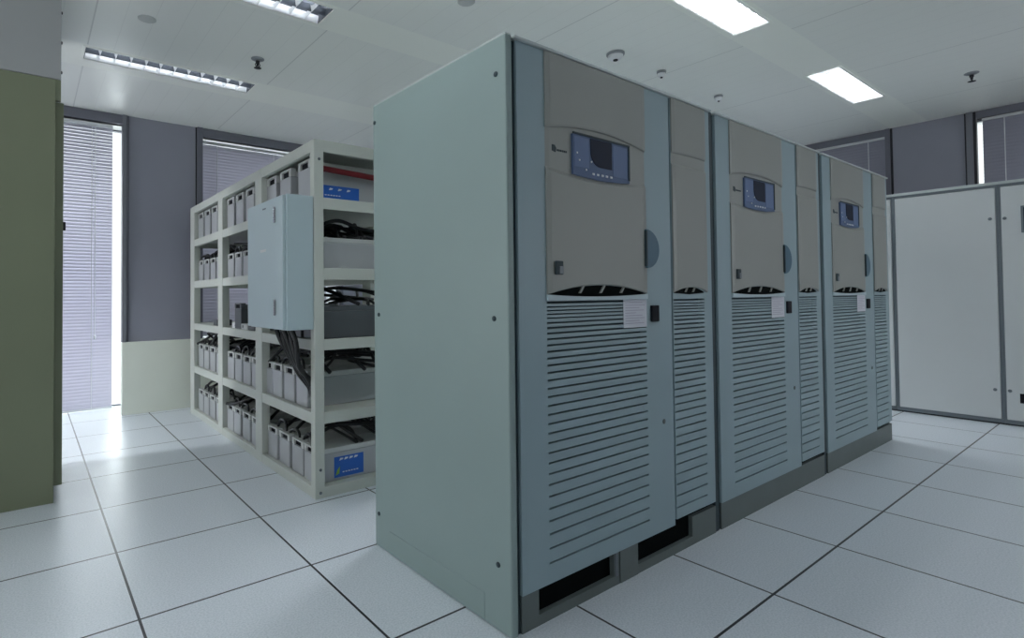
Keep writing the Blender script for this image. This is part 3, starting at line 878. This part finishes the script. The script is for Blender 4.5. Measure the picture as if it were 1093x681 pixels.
# white box and small things on the third shelf
t = thing('junction_box', 'small white box on the third shelf of the rack, middle bay', 'box', (RX0 + 0.036, 2.475, ZS[3]))
box('body', (0, 0.16, 0, 0.36, 0, 0.042), 'white', t, bev=0.004)
for y in (0.09, 0.27):
    bm = bmesh.new(); lathe(bm, [(0.011, 0.0), (0.011, 0.002), (0.006, 0.004)], seg=12)
    bmesh.ops.rotate(bm, verts=bm.verts, cent=(0, 0, 0), matrix=Matrix.Rotation(-math.pi / 2, 3, 'Y'))
    bmesh.ops.translate(bm, verts=bm.verts, vec=(0.0, y, 0.022)); obj('socket', bm, 'wframe', t, True)
bm = bmesh.new(); bx(bm, 0, 0.20, 0, 0.34, 0, 0.075, bev=0.006); bx(bm, 0.03, 0.17, 0.05, 0.29, 0.075, 0.082, bev=0.003)
o = obj('adapter', bm, 'black'); o.location = (RX0 + 0.30, 2.50, ZS[3]); tag(o, 'flat black box behind the white box on the third shelf', 'power adapter')
bm = bmesh.new(); bx(bm, 0, 0.12, 0, 0.12, 0, 0.05, bev=0.004); bx(bm, 0.03, 0.08, 0.02, 0.07, 0.05, 0.11, bev=0.006)
o = obj('adapter', bm, 'battdark'); o.location = (RX0 + 0.036, 3.24, ZS[3]); tag(o, 'small dark device alone on the third shelf, farthest bay', 'power adapter')
bm = bmesh.new(); bx(bm, 0, 0.14, 0, 0.14, 0, 0.055, bev=0.004); bx(bm, 0.02, 0.12, 0.02, 0.12, 0.055, 0.060, bev=0.002)
o = obj('adapter', bm, 'battdark'); o.location = (RX0 + 0.036, 2.31, ZS[3]); tag(o, 'small dark box on the third shelf between the white box and the grey wall box', 'power adapter')

# grey-blue wall box hung on the rack
bxx = thing('breaker_box', 'blue-grey metal breaker box hung on the left face of the battery rack', 'breaker box', (0.742, 1.243, 0.887))
BW, BHH, BD = 0.572, 0.702, 0.158
box('body', (0.012, BD, 0.0, BW, 0.0, BHH), 'boxblue', bxx, bev=0.004)
box('door', (-0.006, 0.011, 0.012, BW - 0.004, 0.006, BHH - 0.006), 'boxblue', bxx, bev=0.003)
for z in (0.075, 0.56):
    bm = bmesh.new(); tube(bm, [(-0.010, 0.115, z - 0.0), (-0.010, 0.115, z + 0.085)], 0.007, 10)
    bx(bm, -0.008, -0.004, 0.105, 0.127, z + 0.005, z + 0.08)
    obj('hinge', bm, 'chrome', bxx, False)
boxes('maker_mark', [(-0.0068, -0.0055, 0.255 + 0.014 * k, 0.266 + 0.014 * k, 0.652, 0.660) for k in range(4)], 'wframe', bxx)
boxes('plate', [(-0.0072, -0.0055, 0.255, 0.345, 0.420, 0.434)], 'wcab', bxx)
for k in range(5):
    y = 1.285 + 0.055 * k
    cable([(0.80 + 0.012 * (k % 2), y + 0.02, 0.895), (0.815, y - 0.01, 0.82), (0.83 + 0.01 * k, y - 0.045 if k else 1.275, 0.70), (0.885, max(1.318, y - 0.09), 0.64), (0.930, 1.335 + 0.012 * k, 0.60 - 0.008 * k), (0.948, 1.345 + 0.012 * k, 0.52)],
          0.013, 'thick black cable dropping from the bottom of the breaker box', 'cables under the breaker box')

# ------------------------------------------------------------------ green-grey cooling cabinet at the left edge
ac = thing('cooling_cabinet', 'tall green-grey cooling cabinet at the left edge of the picture', 'cooling unit', (-1.35, 2.05, 0))
def ax(x0, x1, y0, y1, z0, z1): return (x0 + 1.35, x1 + 1.35, y0 - 2.05, y1 - 2.05, z0, z1)
box('front_panel', ax(-1.35, -0.190, 2.05, 2.085, 0.0, 2.219), 'acgreen', ac, bev=0.002)
box('body', ax(-1.34, -0.196, 2.085, 2.86, 0.02, 2.215), 'acdark', ac)
box('side_panel', ax(-0.196, -0.152, 2.098, 2.86, 0.075, 2.112), 'acgreen', ac, bev=0.002)
box('corner_post', ax(-0.196, -0.166, 2.06, 2.095, 2.112, 2.222), 'acgreen', ac, bev=0.002)
pl = box('plenum', ax(-1.35, -0.166, 2.052, 2.86, 2.222, H - 0.004), 'acplenum', ac, bev=0.002)
for z in (2.585, 2.424, 2.264):
    bm = bmesh.new(); lathe(bm, [(0.008, 0.0), (0.008, 0.004), (0.003, 0.006)], seg=12)
    bmesh.ops.rotate(bm, verts=bm.verts, cent=(0, 0, 0), matrix=Matrix.Rotation(math.pi / 2, 3, 'Y'))
    bmesh.ops.translate(bm, verts=bm.verts, vec=(-0.166 + 1.35, 0.012, z)); obj('screw', bm, 'dark', pl, True)
bm = bmesh.new(); bx(bm, -0.152 + 1.35, -0.140 + 1.35, 0.060, 0.085, 1.43, 1.475, bev=0.003)
obj('lock', bm, 'dark', ac)

# ------------------------------------------------------------------ pale cabinets along the right wall
WX = 5.868
WH = 1.925
def pale(label, y0, y1, feat):
    t = thing('equipment_cabinet', label, 'equipment cabinet', (WX, y1, 0), 0, 'pale cabinets along the right wall')
    w = y1 - y0
    box('body', (0.022, 0.62, -w + 0.002, -0.002, 0.012, WH - 0.03), 'wcab', t)
    boxes('frame', [(0.0, 0.03, -w + 0.001, -0.001, 0.012, 0.042), (0.0, 0.03, -w + 0.001, -0.001, WH - 0.042, WH - 0.018),
                    (0.004, 0.026, -0.014, -0.001, 0.042, WH - 0.042), (0.004, 0.026, -w + 0.001, -w + 0.014, 0.042, WH - 0.042)], 'wframe', t)
    box('top_rail', (-0.006, 0.63, -w + 0.0005, -0.0005, WH - 0.022, WH), 'topedge', t, bev=0.003)
    box('base', (0.014, 0.60, -w + 0.001, -0.001, 0.0, 0.014), 'dark', t)
    d = box('door', (-0.004, 0.018, -w + 0.016, -0.016, 0.044, WH - 0.046), 'wcab', t, bev=0.003)
    for y, z in feat['locks']:
        bm = bmesh.new(); lathe(bm, [(0.012, 0.0), (0.012, 0.004), (0.007, 0.008), (0.002, 0.0085)], seg=14)
        bmesh.ops.rotate(bm, verts=bm.verts, cent=(0, 0, 0), matrix=Matrix.Rotation(-math.pi / 2, 3, 'Y'))
        bmesh.ops.translate(bm, verts=bm.verts, vec=(-0.004, y - y1, z)); obj('lock', bm, 'wframe', d, True)
    if feat.get('meter'):
        f = box('meter_frame', (-0.012, -0.003, -1.02 - y1, -0.757 - y1, 1.505, 1.715), 'wframe', d, bev=0.004)
        box('meter_face', (-0.0135, -0.011, -1.005 - y1, -0.772 - y1, 1.52, 1.70), 'screen', f)
    if feat.get('sticker'):
        box('sticker', (-0.0055, -0.0035, -0.82 - y1, -0.722 - y1, 0.183, 0.257), 'black', d)
    return t
YM = -0.632
pale('pale grey cabinet right of the power cabinets with a plain full door', YM, 0.034, dict(locks=[(-0.585, 1.632), (-0.585, 0.271)]))
pale('pale grey cabinet at the right edge with a dark square meter', YM - 0.72, YM, dict(locks=[(-0.668, 1.628), (-0.668, 0.271)], meter=True, sticker=True))
pale('pale grey cabinet half hidden behind the end of the power cabinet row', 0.034, 0.70, dict(locks=[(0.092, 1.635), (0.092, 0.281)]))

# ------------------------------------------------------------------ light
w = bpy.data.worlds.new('overcast sky'); SC.world = w
w.use_nodes = True
w.node_tree.nodes['Background'].inputs[0].default_value = (0.96, 0.98, 1.0, 1)
w.node_tree.nodes['Background'].inputs[1].default_value = 1.25

def area(name, loc, rot, sx, sy, power, col):
    l = bpy.data.lights.new(name, 'AREA'); l.shape = 'RECTANGLE'; l.size = sx; l.size_y = sy
    l.energy = power; l.color = col
    o = bpy.data.objects.new(name, l); COL.objects.link(o); o.location = loc; o.rotation_euler = rot
    return o
DAY = (0.95, 0.98, 1.0)
area('daylight_and_fill', (-0.35, 5.40, 1.15), (math.radians(-94), 0, 0), 1.9, 2.6, 112, DAY)
area('daylight_and_fill', (1.8, 5.35, 1.70), (math.radians(-90), 0, 0), 1.8, 2.3, 48, DAY)
area('daylight_and_fill', (7.6, 1.05, 1.70), (0, math.radians(90), 0), 2.0, 1.5, 12, DAY)
area('daylight_and_fill', (7.6, -1.1, 1.70), (0, math.radians(90), 0), 2.0, 1.5, 12, DAY)

area('daylight_and_fill', (X0 - 0.7, -0.7, 0.9), (0, math.radians(-115), 0), 2.0, 3.2, 60, DAY)  # added fill for the cabinets' left faces, through the unseen side opening
area('daylight_and_fill', (X0 - 0.7, 3.4, 0.9), (0, math.radians(-112), 0), 2.0, 1.3, 60, DAY)  # added fill for the left wall and ceiling, through the second side opening
area('daylight_and_fill', (5.65, Y0 - 0.6, 1.3), (math.radians(98), 0, math.radians(10)), 2.2, 2.0, 26, DAY)  # added fill for the cabinet fronts, through the unseen back opening
# ------------------------------------------------------------------ camera
cam = bpy.data.cameras.new('camera')
co = bpy.data.objects.new('camera', cam); COL.objects.link(co)
f, yaw, pitch, roll = 588.289, 0.9282, 0.0214, -0.0093
fw = Vector((math.cos(pitch) * math.cos(yaw), math.cos(pitch) * math.sin(yaw), math.sin(pitch)))
r = Vector((math.sin(yaw), -math.cos(yaw), 0)); u = r.cross(fw)
r2 = math.cos(roll) * r + math.sin(roll) * u
u2 = -math.sin(roll) * r + math.cos(roll) * u
mw = Matrix(((r2.x, u2.x, -fw.x, -0.2971), (r2.y, u2.y, -fw.y, -1.4743), (r2.z, u2.z, -fw.z, 1.0569), (0, 0, 0, 1)))
co.matrix_world = mw
cam.sensor_fit = 'HORIZONTAL'; cam.sensor_width = 36.0
cam.lens = f / 1093 * 36.0
cam.shift_x = 75.35 / 1093
cam.shift_y = -37.2 / 1093
cam.clip_start = 0.02
SC.camera = co

# ------------------------------------------------------------------ render look
vs = SC.view_settings
vs.view_transform = 'Standard'; vs.look = 'None'; vs.gamma = 1.0; vs.use_curve_mapping = False
vs.exposure = 0.22
cy = SC.cycles
cy.use_denoising = True
cy.max_bounces = 10; cy.diffuse_bounces = 6; cy.glossy_bounces = 4; cy.transmission_bounces = 6; cy.transparent_max_bounces = 12
cy.sample_clamp_indirect = 6.0
cy.caustics_reflective = False; cy.caustics_refractive = False
